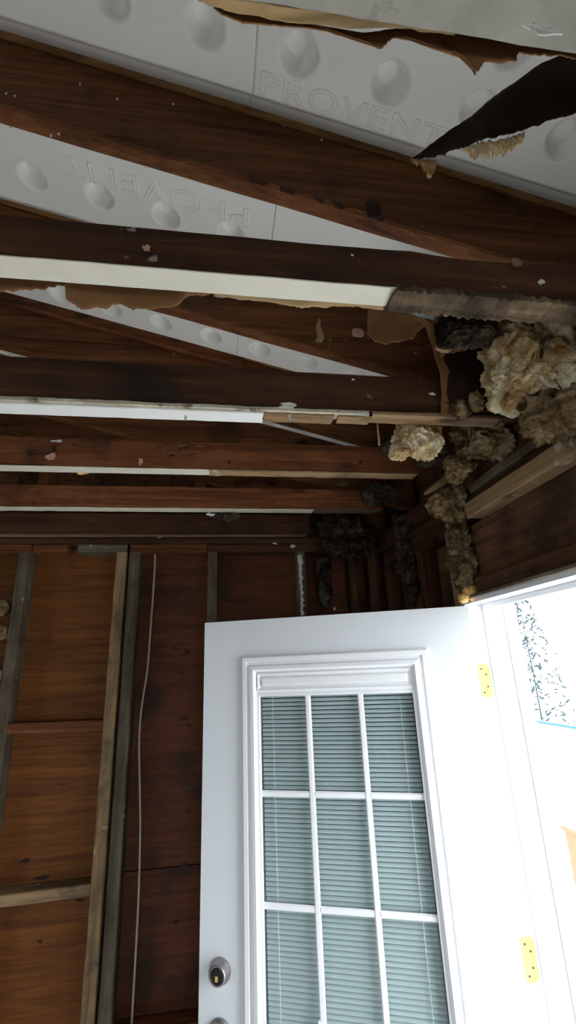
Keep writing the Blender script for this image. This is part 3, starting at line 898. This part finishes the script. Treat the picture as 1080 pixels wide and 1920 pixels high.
PR = [(0, .0005), (0, .009), (.005, .013), (.017, .013), (.020, .007), (.029, .007), (.033, .016), (.044, .018), (.052, .009), (.052, -.008)]
fr_ = dl('lite_frame', *ring(FR, PR), 'vinyl')
PB = [(i, -TH-h) for i, h in PR[:-1]]+[(.052, -TH+.008)]
dl('lite_frame', *ring(FR, PB), 'vinyl')
# header panel over the blinds
hp = MB()
hp.box((G[0], -.012, 1.784), (G[2], .003, G[3]))
h_ = dl('blind_header', hp.v, hp.f, 'vinyl')
a_, b_, c_, d_ = G[0]+.006, 1.797, G[2]-.006, 1.849
V, Fc = ring((a_, b_, c_, d_), [(0, .0035), (0, .012), (.012, .004), (.014, .011), (.018, .012)])
Fc.append(tuple(len(V)-4+k for k in range(4)))
dl('raised_panel', V, Fc, 'vinyl', h_)
hb = MB().box((G[0], -.036, 1.784), (G[2], -.0245, G[3]))
dl('blind_header', hb.v, hb.f, 'vinyl')
for y, nm in ((-.009, 'glass_pane'), (-.037, 'glass_pane')):
    g_ = MB().box((G[0]+.001, y-.003, G[1]+.001), (G[2]-.001, y, 1.783))
    dl(nm, g_.v, g_.f, 'glass')
# thin bright bead around the glass
dl('glazing_bead', *ring((G[0], G[1], G[2], 1.784), [(0, -.008), (0, .006), (.008, .006), (.009, -.008)]), 'vinyl')
# grille
pw = (G[2]-G[0])/3
ph = (1.784-G[1])/5
for k in (1, 2):
    x = G[0]+pw*k
    V, Fc = [], []
    for z in (G[1]+.009, 1.775):
        V += [(x+a, -.0085+h, z) for a, h in ((-.009, 0), (-.009, .004), (-.005, .008), (.005, .008), (.009, .004), (.009, 0))]
    Fc = [(i, (i+1) % 6, 6+(i+1) % 6, 6+i) for i in range(6)]
    dl('grille_bar', V, Fc, 'vinyl')
for k in range(1, 5):
    z = G[1]+ph*k
    for c in range(3):
        xa, xb = G[0]+pw*c+(.0095 if c else .009), G[0]+pw*(c+1)-(.0095 if c < 2 else .009)
        V = []
        for x in (xa, xb):
            V += [(x, -.0085+h, z+a) for a, h in ((-.009, 0), (-.009, .004), (-.005, .008), (.005, .008), (.009, .004), (.009, 0))]
        dl('grille_bar', V, [(i, (i+1) % 6, 6+(i+1) % 6, 6+i) for i in range(6)]+[tuple(range(6)), tuple(range(11, 5, -1))], 'vinyl')
# the blind between the panes: every slat its own piece, one shared mesh
blind = bpy.data.objects.new('blind', None)
COL.objects.link(blind)
blind.parent = door
blind.location = (0, 0, 0)
SP, SW, TILT = .01305, .0116, math.radians(60)
V, Fc = [], []
xa, xb = G[0]+.011, G[2]-.011
for x in (xa-(xa+xb)/2, xb-(xa+xb)/2):
    for k in range(5):
        s = (k/4-.5)
        q = SW*s
        cr = .0012*(1-4*s*s)
        # front edge (larger y) hangs lower
        V.append((x, q*math.cos(TILT)+cr*math.sin(TILT), -q*math.sin(TILT)+cr*math.cos(TILT)))
for k in range(4): Fc.append((k, k+1, 5+k+1, 5+k))
sm = bpy.data.meshes.new('slat')
sm.from_pydata(V, [], Fc)
sm.materials.append(M['slat'])
for p in sm.polygons: p.use_smooth = True
nsl = int((1.775-G[1]-.02)/SP)
for i in range(nsl):
    o = bpy.data.objects.new('slat', sm)
    COL.objects.link(o)
    o.parent = blind
    o.location = ((xa+xb)/2, -.023, 1.775-i*SP)
for x in (G[0]+.05, G[2]-.05):
    c_ = tube('ladder_cord', [(x, -.0145, G[1]+.012), (x, -.0145, 1.78)], .0008, M['vinyl'], blind, n=5, local=True)
bot = MB().box((xa, -.029, G[1]+.010), (xb, -.017, G[1]+.022))
dl('bottom_rail', bot.v, bot.f, 'vinyl', blind)
tl = MB().box((G[0]+pw*2-.003, -.0005, .86), (G[0]+pw*2+.012, .0035, .94))
dl('tilt_slider', tl.v, tl.f, 'vinyl', blind)
# lock and knob
lx, lz = W-.067, 2.032-1.007
db = dl('deadbolt', *lathe([(.0335, .0), (.0335, .004), (.031, .010), (.026, .026), (.024, .028), (.021, .028), (.019, .022)], (lx, .0005, lz)), 'metal', smooth=False)
dl('lock_cylinder', *lathe([(.0185, .0225), (.0185, .026), (.016, .0275)], (lx, .0005, lz)), 'black', db)
kw = MB().box((lx-.004, .029, lz-.012), (lx+.004, .0305, lz+.001))
dl('keyway', kw.v, kw.f, 'brass', db)
kb = dl('door_knob', *lathe([(.0335, 0), (.0335, .003), (.029, .009), (.015, .012), (.013, .028), (.016, .034), (.025, .040), (.0275, .050), (.025, .060), (.016, .066)], (lx, .0005, lz-.14)), 'metal', smooth=True)
dl('keyway', *lathe([(.011, .0662), (.011, .068), (.009, .0685)], (lx, .0005, lz-.14)), 'black', kb)

# frame of the doorway
tr_ = bpy.data.objects.new('trim_1', None)
COL.objects.link(tr_)
tag(tr_, 'white door frame around the bright doorway in the right wall', kind='structure')
JY = 1.490
box('jamb', (.812, JY, 0), (.945, DY1+.010, 2.098), M['white'], tr_)
box('jamb', (.812, DY0-.02, 0), (.945, DY0, 2.098), M['white'], tr_)
box('head_jamb', (.812, DY0, 2.078), (.945, JY, 2.098), M['white'], tr_)
box('door_stop', (.872, JY-.012, .03), (.888, JY-.0005, 2.077), M['vinyl'], tr_)
box('door_stop', (.872, DY0+.0005, .03), (.888, DY0+.012, 2.077), M['vinyl'], tr_)
box('door_stop', (.872, DY0+.013, 2.062), (.888, JY-.013, 2.0775), M['vinyl'], tr_)
box('threshold', (.80, DY0, .001), (.96, JY, .03), M['metal'], tr_)
# weathered edge of drywall above the head
beam('drywall_edge', (.796, DY0-.02, 2.090), (.811, JY-.02, 2.101), M['grey_y'], tr_, 1, .001, .002, seed=4)
box('brick_mould', (.946, JY-.012, -.05), (.985, JY+.05, 2.16), M['vinyl'], tr_)
box('brick_mould', (.946, DY0-.05, -.05), (.985, DY0+.012, 2.16), M['vinyl'], tr_)
box('brick_mould', (.946, DY0+.0125, 2.086), (.985, JY-.0125, 2.16), M['vinyl'], tr_)
def hinge(z):
    V, Fc = [], []
    pts = []
    x0, x1, z0, z1, r = .822, .862, z-.05, z+.05, .012
    for cx, cz, a0 in ((x1-r, z0+r, -90), (x1-r, z1-r, 0), (x0+r, z1-r, 90), (x0+r, z0+r, 180)):
        for k in range(5):
            a = math.radians(a0+k*22.5)
            pts.append((cx+r*math.cos(a), cz+r*math.sin(a)))
    n = len(pts)
    V = [(x, JY-.0005, zz) for x, zz in pts]+[(x, JY-.003, zz) for x, zz in pts]
    Fc = [tuple(range(n, 2*n))]+[(k, (k+1) % n, n+(k+1) % n, n+k) for k in range(n)]
    h = link('hinge', V, Fc, M['brass'], tr_)
    tube('hinge_pin', [(.817, 1.4865, z-.052), (.817, 1.4865, z+.052)], .003, M['brass'], h, n=10)
    for dx, dz in ((.012, .035), (.026, .018), (.012, -.035), (.026, -.018)):
        VV, FF = lathe([(.003, 0), (.003, -.0008)], (x0+dx, JY-.003, z+dz), 10)
        link('screw', VV, FF, M['nail'], h)
for z in (1.84, 1.13, .35): hinge(z)

# ------------------------------------------------------------------ outdoors
fn = bpy.data.objects.new('fence', None)
COL.objects.link(fn)
fn.location = (6, 6.4, -.12)
tag(fn, 'white board fence with a blue top rail seen through the doorway', 'fence')
for i in range(36):
    y = 3.6+i*.15
    box('board', (6.0, y, -.12), (6.03, y+.146, .70), M['fence'], fn)
box('top_rail', (5.97, 3.55, .745), (6.06, 9.02, .79), M['blue'], fn)
box('mid_rail', (5.985, 3.55, .701), (6.045, 9.02, .744), M['fence'], fn)
pst = bpy.data.objects.new('porch_post', None)
COL.objects.link(pst)
pst.location = (2.0, 2.84, -.12)
tag(pst, 'tan wooden post standing outside the doorway at the right edge', 'post')
beam('shaft', (1.98, 2.78, -.12), (2.07, 2.90, .96), M['tanpost'], pst, 2, seed=3)
box('cap', (1.97, 2.77, .961), (2.08, 2.91, .985), M['tanpost'], pst)
tree = bpy.data.objects.new('conifer', None)
COL.objects.link(tree)
tree.location = (7.2, 10.6, -.12)
tag(tree, 'thin washed-out conifer beyond the fence in the doorway', 'tree')
tube('trunk', [(7.2, 10.6, -.12), (7.21, 10.6, 1.6), (7.18, 10.62, 3.6)], [.02, .016, .006], M['leaf'], tree)
random.seed(12)
mb = MB()
for k in range(430):
    h = random.uniform(.5, 3.5)
    rr = .05+.95*(1-(h-.5)/3.3)*random.random()**.7
    a = random.uniform(0, 6.283)
    p = Vector((7.2+rr*math.cos(a), 10.6+rr*math.sin(a), h-.2*rr))
    q = random.uniform(.022, .05)
    w = Vector((random.uniform(-1, 1), random.uniform(-1, 1), random.uniform(-.7, .7))).normalized()
    u_ = w.orthogonal().normalized()
    v_ = w.cross(u_)
    mb.add([p+w*q*2.4, p-w*q*2.4, p+u_*q*.6, p-u_*q*.6, p+v_*q*.6, p-v_*q*.6],
           [(0, 2, 4), (0, 4, 3), (0, 3, 5), (0, 5, 2), (1, 4, 2), (1, 3, 4), (1, 5, 3), (1, 2, 5)])
fo = mb.obj('needles', M['leaf'], tree)
fo['kind'] = 'stuff'

for o in bpy.data.objects:
    if '_base' in o: del o['_base']
